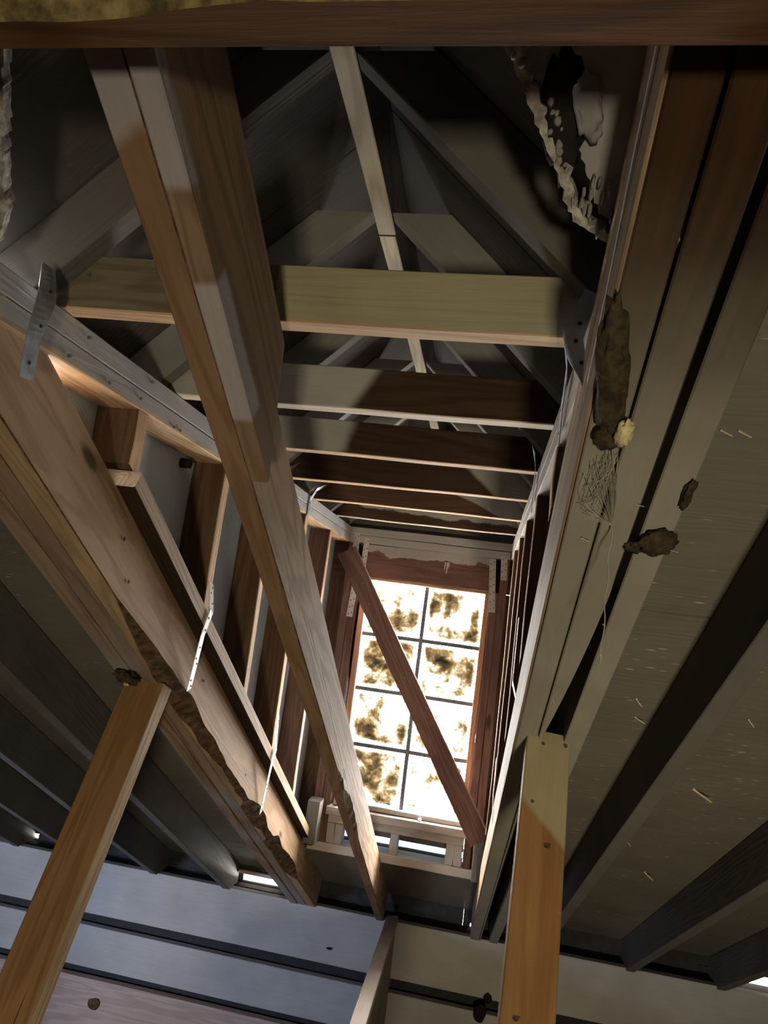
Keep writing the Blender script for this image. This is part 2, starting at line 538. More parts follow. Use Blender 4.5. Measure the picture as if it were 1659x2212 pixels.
def ribbon(name, path, wdirs, width, th, m, parent=None):
    """bent steel strap: path points, direction of its width at each, thickness"""
    path = [Vector(p) for p in path]
    wd_ = [Vector(w).normalized() for w in wdirs]
    # refine
    pp, ww = [], []
    n = 6
    for i in range(len(path) - 1):
        for j in range(n):
            t = j / n
            pp.append(path[i].lerp(path[i + 1], t)); ww.append(wd_[i].lerp(wd_[i + 1], t).normalized())
    pp.append(path[-1]); ww.append(wd_[-1])
    bm = bmesh.new()
    rings = []
    for i, p in enumerate(pp):
        t = (pp[min(i + 1, len(pp) - 1)] - pp[max(i - 1, 0)]).normalized()
        w = (ww[i] - t * ww[i].dot(t)).normalized()
        nn = t.cross(w)
        rings.append([bm.verts.new(p + w * sx * width / 2 + nn * sy * th / 2) for sx, sy in ((-1, -1), (1, -1), (1, 1), (-1, 1))])
    for i in range(len(rings) - 1):
        for j in range(4):
            k = (j + 1) % 4
            bm.faces.new((rings[i][j], rings[i][k], rings[i + 1][k], rings[i + 1][j]))
    bm.faces.new(rings[0][::-1]); bm.faces.new(rings[-1])
    return mesh_obj(name, bm, m, parent, path[0])
def disc(bm, c, nrm, r, th=0.001, n=8):
    c, nrm = Vector(c), Vector(nrm).normalized()
    u = nrm.orthogonal().normalized(); w = nrm.cross(u)
    a = [bm.verts.new(c + (u * math.cos(6.2832 * j / n) + w * math.sin(6.2832 * j / n)) * r) for j in range(n)]
    b = [bm.verts.new(c + nrm * th + (u * math.cos(6.2832 * j / n) + w * math.sin(6.2832 * j / n)) * r) for j in range(n)]
    bm.faces.new(a[::-1]); bm.faces.new(b)
    for j in range(n):
        k = (j + 1) % n
        bm.faces.new((a[j], a[k], b[k], b[j]))
def nails(parent, spots, nrm, r=0.0035, th=0.0025, m='nail', name='nail'):
    for c in spots:
        bm = bmesh.new()
        disc(bm, c, nrm, r, th)
        mesh_obj(name, bm, M[m], parent, c)
def holes(parent, spots, nrm, r=0.0028):
    for c in spots:
        bm = bmesh.new()
        disc(bm, c, nrm, r, 0.0006)
        mesh_obj('nail_hole', bm, M['hole'], parent, c)

ORD = ['nearest', 'second', 'third', 'fourth', 'fifth', 'sixth', 'seventh']

# ------------------------------------------------------------------ setting: main roof deck
XL, XR = -3.2, 2.7
CX = -0.294                                   # dormer centre line
WL, WR = -0.69, 0.09                          # inner faces of the dormer walls
S_EAVE, S_TOP = 4.55, -1.35
deck = struct('ceiling', P(0, 0, H2), 'grey sprayed plywood deck of the main roof')
def deck_panel(x0, x1, s0, s1, h=H2, th=0.013, m='deck', parent=None, gap=0.002):
    p = [P(x0 + gap, s0 + gap, h), P(x1 - gap, s0 + gap, h), P(x1 - gap, s1 - gap, h), P(x0 + gap, s1 - gap, h)]
    return solid('plywood_panel', p, NV * th, M[m], parent or deck)
ss = [S_TOP, -0.1, 1.12, 2.34, 3.56, S_EAVE]
for (a, b_) in ((XL, -2.01), (-2.01, -0.785)):
    for i in range(5): deck_panel(a, b_, ss[i], ss[i + 1])
for (a, b_) in ((0.185, 1.41), (1.41, XR)):
    for i in range(5): deck_panel(a, b_, ss[i], ss[i + 1])
deck_panel(-0.785, 0.185, 3.37, S_EAVE)
for (a, b_, c_) in ((XL, -0.80, S_TOP), (0.20, XR, S_TOP), (-0.80, 0.20, 3.45)):
    solid('roofing_felt', [P(a, c_, H2 + 0.0145), P(b_, c_, H2 + 0.0145), P(b_, S_EAVE, H2 + 0.0145), P(a, S_EAVE, H2 + 0.0145)], NV * 0.006, M['roofing'], deck)
# the strip above the dormer, its lower edge sawn along the valley and torn
def torn(pts, seed, amp=0.0028, step=0.006):
    rnd = random.Random(seed)
    out = []
    for i in range(len(pts) - 1):
        a, b = pts[i], pts[i + 1]
        n = max(1, int(math.dist(a, b) / step))
        for j in range(n):
            t = j / n
            out.append((a[0] + (b[0] - a[0]) * t + rnd.uniform(-amp, amp) * 0.7, a[1] + (b[1] - a[1]) * t + rnd.uniform(-amp, amp)))
    out.append(pts[-1])
    return out
def sx(x, y): return (y - NV.y * H2) / DV.y          # slope coordinate of a deck point at depth y
edge_r = torn([(CX, -0.10), (-0.036, sx(0, 0.573)), (-0.006, sx(0, 0.622)), (0.022, sx(0, 0.664)), (0.047, sx(0, 0.71)),
               (0.072, sx(0, 0.725)), (0.098, sx(0, 0.733))], 3)
edge_l = torn([(CX, -0.10), (-0.556, 0.21), (-0.636, 0.362), (-0.643, 0.386), (-0.682, 0.437), (-0.71, 0.45)], 4)
# right remnant: smooth sheet set back from the torn pale rim
sheet_r = [(0.185, S_TOP), (0.185, sx(0, 0.73))] + [(x + 0.026, s - 0.008) for x, s in reversed(edge_r)] + [(CX + 0.026, S_TOP)]
solid('plywood_panel', [P(x, s, H2) for x, s in sheet_r], NV * 0.012, M['sheet'], deck, axes=XV)
rim = [(x, s) for x, s in edge_r if s > 0.0]
poly = rim + [(x + 0.011 + random.uniform(-0.005, 0.004), s - 0.006) for x, s in reversed(rim)]
solid('torn_edge', [P(x, s, H2 - 0.004) for x, s in poly], NV * 0.017, M['fibre'], deck, axes=DV)
rl = random.Random(12)
for i in range(34):
    k = rl.randrange(len(rim))
    x, s = rim[k]
    x += rl.uniform(0.0, 0.024); s -= rl.uniform(0.0, 0.012)
    r = rl.uniform(0.002, 0.0055)
    o = lump('torn_fibre', P(x, s, H2 - 0.004), XV * r * 0.7 + DV * r * 0.8, NV * r * 0.9, XV * r * 0.7 - DV * r, M['fibre'], deck, sub=1, amp=0.7, seed=i)
# extra torn plies low at the corner and a curled flap higher up
for i in range(26):
    t = rl.random()
    x = 0.045 + 0.055 * t; s = sx(0, 0.708 + 0.02 * t) - rl.uniform(0.0, 0.05)
    r = rl.uniform(0.0025, 0.006)
    lump('torn_fibre', P(x, s, H2 - 0.006), XV * r * 0.5, NV * r, DV * r * 1.8, M['fibre'], deck, sub=1, amp=0.8, seed=i + 60)
lump('torn_hollow', P(0.024, sx(0, 0.625), H2 - 0.001), XV * 0.016 - DV * 0.02, NV * 0.005, DV * 0.055 + XV * 0.012, M['hole'], deck, sub=3, amp=0.5, freq=2, seed=9)
lump('curled_flap', P(0.046, sx(0, 0.612), H2 - 0.010), XV * 0.013, NV * 0.005, DV * 0.030 + XV * 0.006, M['sheet'], deck, sub=3, amp=0.5, freq=2, seed=5)
sheet_l = [(-0.785, S_TOP), (CX + 0.026, S_TOP)] + edge_l + [(-0.785, 0.45)]
solid('plywood_panel', [P(x, s, H2) for x, s in sheet_l], NV * 0.012, M['deck'], deck, axes=XV)
riml = [(x, s) for x, s in edge_l if s > 0.0]
poly = riml + [(x - 0.015 + random.uniform(-0.005, 0.004), s - 0.004) for x, s in reversed(riml)]
solid('torn_edge', [P(x, s, H2 - 0.004) for x, s in poly], NV * 0.017, M['fibre'], deck, axes=DV)

# ------------------------------------------------------------------ setting: dormer roof deck
DZ = 0.956
dd = struct('ceiling', (CX, 1.0, DZ), 'dark grey plywood deck of the dormer roof')
def dpt(side, q, y, lift=0.0):                       # q = distance from the centre line
    return Vector((CX + side * q, y, DZ - q + lift))
def valley_y(q): return (H2 + 0.012 - NV.z * (DZ - q)) / NV.y
QE = 0.52
for side, seams in ((-1, (1.21, 2.43)), (1, (1.15, 2.37))):
    nrm = Vector((side, 0, 1)).normalized()
    ys = list(seams) + [3.50]
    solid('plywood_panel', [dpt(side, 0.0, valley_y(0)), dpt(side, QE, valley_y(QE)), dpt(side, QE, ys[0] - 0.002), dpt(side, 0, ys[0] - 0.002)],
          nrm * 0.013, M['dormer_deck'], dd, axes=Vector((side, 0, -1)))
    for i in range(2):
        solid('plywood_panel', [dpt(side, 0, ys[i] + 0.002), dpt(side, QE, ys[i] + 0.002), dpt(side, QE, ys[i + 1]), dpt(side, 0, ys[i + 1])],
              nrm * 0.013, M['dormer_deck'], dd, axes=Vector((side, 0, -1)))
    solid('roofing_felt', [dpt(side, -0.01, valley_y(0) - 0.1, 0.02), dpt(side, QE, valley_y(QE) - 0.1, 0.02), dpt(side, QE, 3.5, 0.02), dpt(side, -0.01, 3.5, 0.02)],
          nrm * 0.01, M['roofing'], dd)

# ------------------------------------------------------------------ setting: dormer side walls
wl = struct('wall_left', (WL, 2.2, 0.0), 'left dormer side wall of brown studs and blue grey sheathing')
wr = struct('wall_right', (WR, 2.2, 0.0), 'right dormer side wall of brown studs seen edge on')
YS = [1.19, 1.645, 2.045, 2.445, 2.855]
def sole_top(y): return zdeck(y, H2 + 0.040)
def side_wall(w, inner, sgn, mat_plate, mat_sole, sole_in, sole_s0):
    out = inner + sgn * 0.089
    a, b_ = min(inner, out), max(inner, out)
    # two plates on edge of each other, each in two lengths
    boxx('top_plate', (a, 0.60, 0.362), (b_, 2.43, 0.3995), M[mat_plate], w, 1, warp=0.0006)
    boxx('top_plate', (a, 2.434, 0.362), (b_, 3.28, 0.3995), M[mat_plate], w, 1, warp=0.0006)
    boxx('top_plate', (a, 0.80, 0.3235), (b_, 2.40, 0.3605), M[mat_plate], w, 1, warp=0.0006)
    boxx('top_plate', (a, 2.404, 0.3235), (b_, 3.28, 0.3605), M[mat_plate], w, 1, warp=0.0006)
    # sole plate lying on the trimmer
    s0, s1 = sole_s0, 3.40
    so = sole_in + sgn * 0.089
    hc = H2 + 0.0195
    beam('sole_plate', P((sole_in + so) / 2, s0, hc), P((sole_in + so) / 2, s1, hc), NV, 0.089, 0.038, M[mat_sole], w, warp=0.001, edge=(0, 1, 7), edge_mat=M['shade_edge'])
    for y in YS:
        yc = y + 0.019
        z0 = sole_top(yc) + 0.008
        zt = 0.3225
        if zt - z0 < 0.03: continue
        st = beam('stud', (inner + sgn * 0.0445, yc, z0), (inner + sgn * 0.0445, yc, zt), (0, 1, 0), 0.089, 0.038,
                  M['brown'] if y < 2.6 else M['red'], w, edge=(1, 2, 3) if sgn < 0 else (5, 6, 7), edge_mat=M['edge'])  # inner edge lighter: window light painted on
        # foot sawn to the slope
        me = st.data
        for v in me.vertices:
            if v.co.x < 0.02:
                v.co.x += (v.co.z) * -math.tan(TH)
    # sheathing in three sheets
    xs = out + sgn * 0.001
    y0 = 1.03 if sgn < 0 else 0.66
    xw = out + sgn * 0.0145
    solid('roofing_felt', [(xw, y0, zdeck(y0, H2 + 0.004)), (xw, 3.40, zdeck(3.40, H2 + 0.004)), (xw, 3.40, 0.47), (xw, y0, 0.47)], (sgn * 0.004, 0, 0), M['roofing'], w)
    for (ya, yb) in ((y0, 1.64), (1.643, 2.86), (2.863, 3.385)):
        pts = [(xs, ya, min(0.45, max(zdeck(ya, H2 + 0.004), -9))), (xs, yb, zdeck(yb, H2 + 0.004)), (xs, yb, 0.45), (xs, ya, 0.45)]
        if abs(pts[0][2] - 0.45) < 0.004: pts = pts[:1] + pts[1:3]
        solid('sheathing_panel', pts, (sgn * 0.012, 0, 0), M['siding'] if sgn < 0 else M['grey'], w)
M['plate'] = wood('grey stained plate', (0.56, 0.40, 0.24), (0.34, 0.22, 0.12), paint=(0.40, 0.41, 0.42), masks=[(0, 0, 1.0, 0.330)],
                  soft=0.006, wob=0.02, patchy=(5.0, 0.25, 0.45), cover=0.9, knots=0.3)
side_wall(wl, WL, -1, 'plate', 'tan_grey', -0.665, 0.92)
side_wall(wr, WR, 1, 'pale', 'brown', 0.098, 0.55)
# nails in the left plates and a plug poking through the sheathing
nails(wl, [(WL + 0.001, y, z) for y, z in ((0.95, 0.335), (1.07, 0.334), (1.18, 0.342), (1.33, 0.330), (1.36, 0.331), (0.99, 0.383), (1.21, 0.386), (2.18, 0.335), (2.29, 0.336))],
      (1, 0, 0), 0.003, 0.004)
bm = bmesh.new(); tube(bm, [(-0.778, 1.575, 0.302), (-0.755, 1.575, 0.302)], 0.013, 0.012, 10)
mesh_obj('vent_plug', bm, M['hole'], wl, (-0.778, 1.575, 0.302))
# corner blocks where the sole plates end at the front wall
boxx('corner_block', (-0.69, 3.16, -1.04), (-0.635, 3.24, -0.86), M['rafter'], wl, 2)
boxx('corner_block', (0.055, 3.14, -1.06), (0.095, 3.23, -0.87), M['rafter'], wr, 2)

# ------------------------------------------------------------------ setting: dormer front wall
YF = 3.28
wf = struct('wall_front', (CX, YF, 0), 'dormer front wall of reddish studs around the window')
boxx('top_plate', (WL - 0.08, YF, 0.362), (WR + 0.08, YF + 0.089, 0.3995), M['grey'], wf, 0)
boxx('top_plate', (WL + 0.002, YF, 0.3235), (WR - 0.002, YF + 0.089, 0.3605), M['grey'], wf, 0)
hdr = boxx('header', (-0.612, YF + 0.002, 0.163), (0.012, YF + 0.085, 0.3225), M['header'], wf, 0)
for i, (zx, zl) in enumerate(((-0.213, 0.035), (-0.203, 0.055), (-0.196, 0.028))):
    bm = bmesh.new(); tube(bm, [(zx, YF + 0.001, 0.278), (zx - 0.001, YF + 0.001, 0.278 - zl)], 0.0035, 0.0022, 6)
    mesh_obj('paint_drip', bm, M['pale'], wf, (zx, YF, 0.278))
ZB = -1.058
for x0 in (-0.688, -0.650):
    boxx('stud', (x0, YF, ZB + 0.001), (x0 + 0.037, YF + 0.089, 0.3225 if x0 < -0.66 else 0.161), M['red'], wf, 2)
for x0 in (0.051, 0.014):
    boxx('stud', (x0, YF, ZB + 0.001), (x0 + 0.036, YF + 0.089, 0.3225 if x0 > 0.03 else 0.161), M['red'], wf, 2)
boxx('sole_plate', (WL, YF - 0.012, -1.096), (WR, YF + 0.085, ZB), M['pale'], wf, 0)
boxx('rough_sill', (-0.612, YF + 0.002, -0.970), (0.012, YF + 0.085, -0.932), M['sill'], wf, 0)
for x0 in (-0.612, -0.575, -0.318, -0.065, -0.028):
    boxx('cripple_stud', (x0, YF + 0.002, ZB + 0.001), (x0 + 0.036, YF + 0.085, -0.971), M['grey'], wf, 2)
# sheathing around the window, with the open joint under the sill
YB = YF + 0.091
boxx('sheathing_board', (-0.80, YB, 0.163), (0.20, YB + 0.012, 0.40), M['brown'], wf, 0)
boxx('sheathing_board', (-0.80, YB, -1.10), (-0.602, YB + 0.012, 0.162), M['brown'], wf, 2)
boxx('sheathing_board', (0.014, YB, -1.10), (0.20, YB + 0.012, 0.162), M['brown'], wf, 2)
boxx('sheathing_board', (-0.601, YB, -1.020), (0.013, YB + 0.012, -0.872), M['rafter'], wf, 0)
boxx('sheathing_board', (-0.601, YB, -1.12), (0.013, YB + 0.012, -1.047), M['rafter'], wf, 0)
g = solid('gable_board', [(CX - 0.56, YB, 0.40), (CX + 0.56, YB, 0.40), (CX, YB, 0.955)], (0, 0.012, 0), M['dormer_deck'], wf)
M['film'] = bpy.data.materials.new('dimming bluish film')
M['film'].use_nodes = True
_n = M['film'].node_tree
_n.nodes.clear()
_o = _n.nodes.new('ShaderNodeOutputMaterial'); _t = _n.nodes.new('ShaderNodeBsdfTransparent')
_t.inputs[0].default_value = (0.085, 0.112, 0.135, 1)
_n.links.new(_t.outputs[0], _o.inputs[0])
solid('dimming_film', [(-0.602, YB + 0.014, -1.07), (0.014, YB + 0.014, -1.07), (0.014, YB + 0.014, -1.01), (-0.602, YB + 0.014, -1.01)], (0, 0.0006, 0), M['film'], wf)  # added sheet that dims and blues the daylight through the joint
# window
w1 = struct('window_1', (CX, YF + 0.05, -0.35), 'bright dormer window of eight dirty panes')
GX0, GX1, GZ0, GZ1, GY = -0.572, -0.014, -0.872, 0.152, YF + 0.045
FRM = 0.028
boxx('window_frame', (GX0 - FRM, YF + 0.012, GZ1), (GX1 + FRM, YF + 0.10, GZ1 + 0.012), M['frame'], w1, 0)
boxx('window_frame', (GX0 - FRM, YF + 0.012, GZ0), (GX0, YF + 0.10, GZ1 - 0.0005), M['frame'], w1, 2)
boxx('window_frame', (GX1, YF + 0.012, GZ0), (GX1 + FRM, YF + 0.10, GZ1 - 0.0005), M['frame'], w1, 2)
boxx('window_frame', (GX0 - FRM, YF + 0.012, GZ0 - 0.022), (GX1 + FRM, YF + 0.10, GZ0 - 0.0005), M['sill'], w1, 0)
boxx('window_sill', (GX0 - 0.05, YF - 0.022, GZ0 - 0.058), (GX1 + 0.045, YF + 0.05, GZ0 - 0.0235), M['sill'], w1, 0)
zr = [GZ1 - (GZ1 - GZ0) * i / 4 for i in range(5)]
xm = (GX0 + GX1) / 2 + 0.004
bw = 0.0095
boxx('glazing_bar', (xm - bw, GY - 0.008, GZ0), (xm + bw, GY + 0.02, GZ1), M['bar'], w1, 2, ch=0.001)
for i in (1, 2, 3):
    for (a, b_) in ((GX0, xm - bw - 0.0003), (xm + bw + 0.0003, GX1)):
        boxx('glazing_bar', (a, GY - 0.008, zr[i] - bw), (b_, GY + 0.02, zr[i] + bw), M['bar'], w1, 0, ch=0.001)
for i in range(4):
    zt = zr[i] - (bw if i else 0) - 0.0003
    zb = zr[i + 1] + (bw if i < 3 else 0) + 0.0003
    for (a, b_) in ((GX0, xm - bw - 0.0003), (xm + bw + 0.0003, GX1)):
        bm = bmesh.new()
        for s_ in range(1):
            bmesh.ops.create_cube(bm, size=1.0)
        for v in bm.verts:
            v.co = Vector((a + (v.co.x + 0.5) * (b_ - a), GY + 0.006 + v.co.y * 0.003, zb + (v.co.z + 0.5) * (zt - zb)))
        # only the inner face carries the dirt film, so keep a single sheet of glass
        dl = [f for f in bm.faces if f.calc_center_median().y > GY + 0.0062]
        bmesh.ops.delete(bm, geom=dl, context='FACES')
        mesh_obj('pane', bm, M['glass'], w1, (a, GY, zb))
for (xx, zz) in ((-0.195, GZ0 - 0.022),):
    lump('window_latch', (xx, YF - 0.004, zz + 0.006), (0.009, 0, 0), (0, 0.008, 0), (0, 0, 0.007), M['white_strap'], w1, 2, 0.2)
# straps nailed on the front wall corners
def flat_strap(name, p0, p1, nrm, width, label, m='pale', n=5, twin=True):
    p0, p1, nrm = Vector(p0), Vector(p1), Vector(nrm).normalized()
    t = (p1 - p0).normalized()
    w = t.cross(nrm).normalized()
    o = ribbon(name, [p0 + nrm * 0.0012, p1 + nrm * 0.0012], [w, w], width, 0.0012, M[m])
    sp = []
    for i in range(n):
        c = p0.lerp(p1, (i + 0.5) / n) + nrm * 0.002
        if twin:
            sp.append(c + w * width * 0.25 + t * 0.004); sp.append(c - w * width * 0.25 - t * 0.004)
        else: sp.append(c)
    holes(o, sp, nrm, 0.0026)
    return tag(o, label, 'metal strap', 'perforated straps on the dormer framing')
NY = (0, -1, 0)
flat_strap('metal_strap', (-0.655, YF, 0.372), (-0.650, YF, 0.150), NY, 0.030, 'grey perforated strap at the upper left corner of the window wall, outer of two')
flat_strap('metal_strap', (-0.603, YF, 0.350), (-0.606, YF, 0.165), NY, 0.026, 'grey perforated strap just left of the header end, inner of two')
flat_strap('metal_strap', (-0.632, YF, 0.130), (-0.640, YF, -0.035), NY, 0.030, 'grey perforated strap low on the left window stud beside the brace')
flat_strap('metal_strap', (0.006, YF, 0.318), (0.026, YF, 0.070), NY, 0.030, 'long grey perforated strap on the right window stud', n=7)
flat_strap('metal_strap', (0.058, YF, 0.340), (0.066, YF, 0.225), NY, 0.030, 'short grey perforated strap at the upper right window corner', n=4)

# ------------------------------------------------------------------ setting: eaves wall, floor, back of the attic
YE = 3.73
we = struct('wall_eaves', (0, YE, -1.9), 'far wall under the eaves of wide grey planks')
boxx('plank', (XL, YE, -1.775), (XR, YE + 0.038, -1.512), M['eave'], we, 0, seg=24, warp=0.003)
boxx('plank', (XL, YE, -2.045), (XR, YE + 0.038, -1.842), M['eave'], we, 0, seg=24, warp=0.003)
boxx('plank', (XL, YE - 0.004, -2.44), (XR, YE + 0.034, -2.088), M['eave_pink'], we, 0, seg=24, warp=0.003)
boxx('back_panel', (XL, YE + 0.06, -2.46), (XR, YE + 0.075, -1.52), M['roofing'], we, 0)  # felt black stands for the shade behind the plank gaps
boxx('top_plate', (XL, YE + 0.04, -1.556), (XR, YE + 0.14, -1.522), M['roofing'], we, 0)
lump('knot_hole', (0.175, YE - 0.001, -1.845), (0.032, 0, 0), (0, 0.004, 0), (0, 0, 0.042), M['hole'], we, 2, 0.25, 2)
lump('knot_hole', (0.205, YE - 0.001, -1.77), (0.02, 0, 0), (0, 0.004, 0), (0, 0, 0.025), M['hole'], we, 2, 0.3, 2, 3)
lump('knot', (-0.60, YE - 0.0005, -1.70), (0.016, 0, 0), (0, 0.002, 0), (0, 0, 0.006), M['hole'], we, 2, 0.3, 2)
lump('knot', (-1.80, YE - 0.0045, -2.20), (0.035, 0, 0), (0, 0.002, 0), (0, 0, 0.03), M['bark'], we, 2, 0.2, 2)
# blocking between the rafter tails, black for the eaves shade, with the open joints where daylight comes in
YK = 3.86
zt_ = zdeck(YK) + 0.02
def block(x0, x1, slit=None):
    if slit is None:
        boxx('blocking', (x0, YK, -1.60), (x1, YK + 0.02, zt_), M['roofing'], we, 0)
        return
    a, b_, z0, z1 = slit
    boxx('blocking', (x0, YK, -1.60), (x1, YK + 0.02, z0), M['roofing'], we, 0)
    boxx('blocking', (x0, YK, z1), (x1, YK + 0.02, zt_), M['roofing'], we, 0)
    if a - x0 > 0.002: boxx('blocking', (x0, YK, z0 + 0.0005), (a, YK + 0.02, z1 - 0.0005), M['roofing'], we, 0)
    if x1 - b_ > 0.002: boxx('blocking', (b_, YK, z0 + 0.0005), (x1, YK + 0.02, z1 - 0.0005), M['roofing'], we, 0)
block(XL, -2.60)
block(-2.599, -2.02, (-2.52, -2.37, -1.517, -1.487))
block(-2.019, -1.186, (-1.66, -1.61, -1.515, -1.475))
block(-1.185, -0.77, (-1.14, -0.925, -1.515, -1.482))
block(-0.769, 0.05)
block(0.051, 0.40, (0.088, 0.112, -1.523, -1.503))
block(0.401, 1.20)
block(1.201, XR, (1.37, 1.66, -1.528, -1.482))
# soffit boards seen through the open joint
boxx('soffit_batten', (-1.16, YK - 0.03, -1.470), (-0.86, YK - 0.006, -1.452), M['eave_pink'], we, 0)

fl = boxx('floor', (XL, -2.9, -2.50), (XR, YE + 0.1, -2.455), M['floor'], None, 1)
tag(fl, 'dusty attic floor boards', kind='structure')
yr = DV.y * S_TOP + NV.y * H2
zr_ = -math.sin(TH) * S_TOP + NV.z * H2
zb_ = zr_ - (yr + 2.95) * 0.6
for nm, x in (('wall_far_left', XL - 0.02), ('wall_far_right', XR)):
    o = solid(nm, [(x, -2.95, -2.5), (x, 4.3, -2.5), (x, 4.3, zdeck(4.3) + 0.03), (x, yr, zr_ + 0.03), (x, -2.95, zb_ + 0.03)], (0.02, 0, 0), M['wallboard'])
    tag(o, 'grey gable end wall of the attic', kind='structure')
o = solid('wall_back', [(XL, -2.9, -2.5), (XR, -2.9, -2.5), (XR, -2.9, zb_ + 0.06), (XL, -2.9, zb_ + 0.06)], (0, -0.02, 0), M['wallboard'])
tag(o, 'grey back wall of the attic behind the camera', kind='structure')
o = solid('ceiling', [(XL - 0.03, yr + 0.03, zr_ + 0.012), (XR + 0.03, yr + 0.03, zr_ + 0.012), (XR + 0.03, -2.95, zb_), (XL - 0.03, -2.95, zb_)], (0, -0.02, 0.035), M['deck'])
tag(o, 'plywood deck of the rear roof slope', kind='structure')

# ------------------------------------------------------------------ main roof timbers
def mwane(x):
    s = x - 1.2
    k = max(0.0, min(1.0, (s - 1.85) / 0.12)) * max(0.0, min(1.0, (2.55 - s) / 0.15))
    k *= max(0.15, min(1.0, 0.7 + 0.8 * mnoise.noise(Vector((s * 6, 4.3, 0))) + 0.3 * mnoise.noise(Vector((s * 23, 1.3, 0)))))
    return 0.014 * k, 0.034 * k
o = rafter('roof_rafter', -0.384, -0.346, -1.2, 3.99, M['mid'], wane=(-1, mwane), seg=220, edge=(5, 6), edge_mat=M['tan_grey'])  # right face lighter than the underside: window light put into the colour
tag(o, 'long raw tan rafter crossing the dormer opening down to the eaves', 'rafter', 'main roof rafters')
o2 = beam('sister_board', P(-0.3255, -1.1, (0.596 + H2) / 2), P(-0.3255, 0.69, (0.596 + H2) / 2), NV, 0.027, H2 - 0.596, M['sister'],
          cut1=-0.12)
tag(o2, 'shorter tan board sistered to the middle rafter, angled sawn lower end', 'board')
lump('drip', P(-0.3135, 0.17, 0.685), XV * 0.0025, NV * 0.006, DV * 0.011, M['foam'], o2, 2, 0.3, 2, 2)
holes(o2, [P(-0.3142, 0.155, 0.69)], (1, 0, 0), 0.006)

def wfun(x):
    s = x - 1.2
    k = max(0.0, min(1.0, (s - 1.05) / 0.6)) * max(0.0, min(1.0, (3.7 - s) / 0.5))
    n_ = 0.5 + 0.9 * mnoise.noise(Vector((s * 4.5, 0.3, 0))) + 0.22 * mnoise.noise(Vector((s * 13, 1.3, 0)))
    k *= max(0.12, min(1.0, n_))
    return 0.043 * min(1, k * 1.6), 0.040 * k
tl = empty('trimmer_rafter', P(-0.77, 1.5, H1))
tag(tl, 'triple tan trimmer rafter under the left dormer wall, waney lower edge', 'rafter', 'trimmers beside the dormer opening')
rafter('ply', -0.745, -0.700, -1.2, 4.0, M['tan'], tl, wane=(-1, wfun), seg=220)
rafter('ply', -0.791, -0.7475, -1.2, 4.0, M['trim_l'], tl)
rafter('ply', -0.835, -0.7935, -1.2, 4.0, M['trim_l'], tl, h0=H1 - 0.002)
holes(tl, [P(-0.6995, s, h) for s, h in ((1.02, 0.70), (1.10, 0.655), (1.55, 0.68), (1.62, 0.70), (2.2, 0.66))], (1, 0, 0), 0.004)

tr = empty('trimmer_rafter', P(0.15, 1.5, H1))
tag(tr, 'olive grey sprayed double trimmer rafter under the right dormer wall', 'rafter', 'trimmers beside the dormer opening')
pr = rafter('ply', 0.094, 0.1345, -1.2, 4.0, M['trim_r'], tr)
def pwane(x):
    k = max(0.0, min(1.0, (x - 1.2 - 0.85) / 0.6))
    return (0.037 * k ** 1.5, 0.137 * min(1, k * 3)) if k > 0 else (0, 0)
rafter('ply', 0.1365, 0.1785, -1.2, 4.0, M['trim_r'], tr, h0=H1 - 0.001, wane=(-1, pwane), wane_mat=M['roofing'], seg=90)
M['trim_face'] = wood('raw tan trimmer face', (0.50, 0.37, 0.25), (0.30, 0.20, 0.12), knots=0.3)
beam('facing_board', P(0.0915, -1.2, 0.681), P(0.0915, 4.0, 0.681), NV, 0.004, 0.136, M['trim_face'], tr)

def rl_(name, x0, lab, m='rafter', s1=4.3):
    o = rafter(name, x0, x0 + 0.04, -1.2, s1, M[m])
    return tag(o, lab, 'rafter', 'main roof rafters')
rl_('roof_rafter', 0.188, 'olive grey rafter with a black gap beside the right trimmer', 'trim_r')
rl_('roof_rafter', 0.405, 'grey rafter crossing the right deck, first clear of the trimmer')
rl_('roof_rafter', 0.835, 'grey rafter far right near the bright eaves slit')
rl_('roof_rafter', 1.245, 'rightmost dark rafter at the lower right corner')
rl_('roof_rafter', -1.205, 'dark brown rafter behind the left post, first left of the trimmer')
rl_('roof_rafter', -1.615, 'dark rafter left of the post, second from the trimmer')
rl_('roof_rafter', -2.025, 'dark rafter at the lower left edge, third from the trimmer')
rl_('roof_rafter', -2.435, 'leftmost dark rafter above the grey eaves planks')

# dormer ridge board, in two lengths; lit bottom and shaded sides are in the colour
o = boxx('ridge_board', (-0.313, -0.30, 0.800), (-0.275, 1.352, 0.94), M['dormer_deck'], None, 1, edge=(0, 1, 7), edge_mat=M['ridge'])
tag(o, 'pale ridge board of the dormer, nearer length up to the splice', 'ridge board', 'dormer ridge boards')
o = boxx('ridge_board', (-0.313, 1.358, 0.801), (-0.277, 3.36, 0.94), M['dormer_deck'], None, 1, edge=(0, 1, 7), edge_mat=M['ridge'])
tag(o, 'pale ridge board of the dormer, farther length beyond the splice', 'ridge board', 'dormer ridge boards')

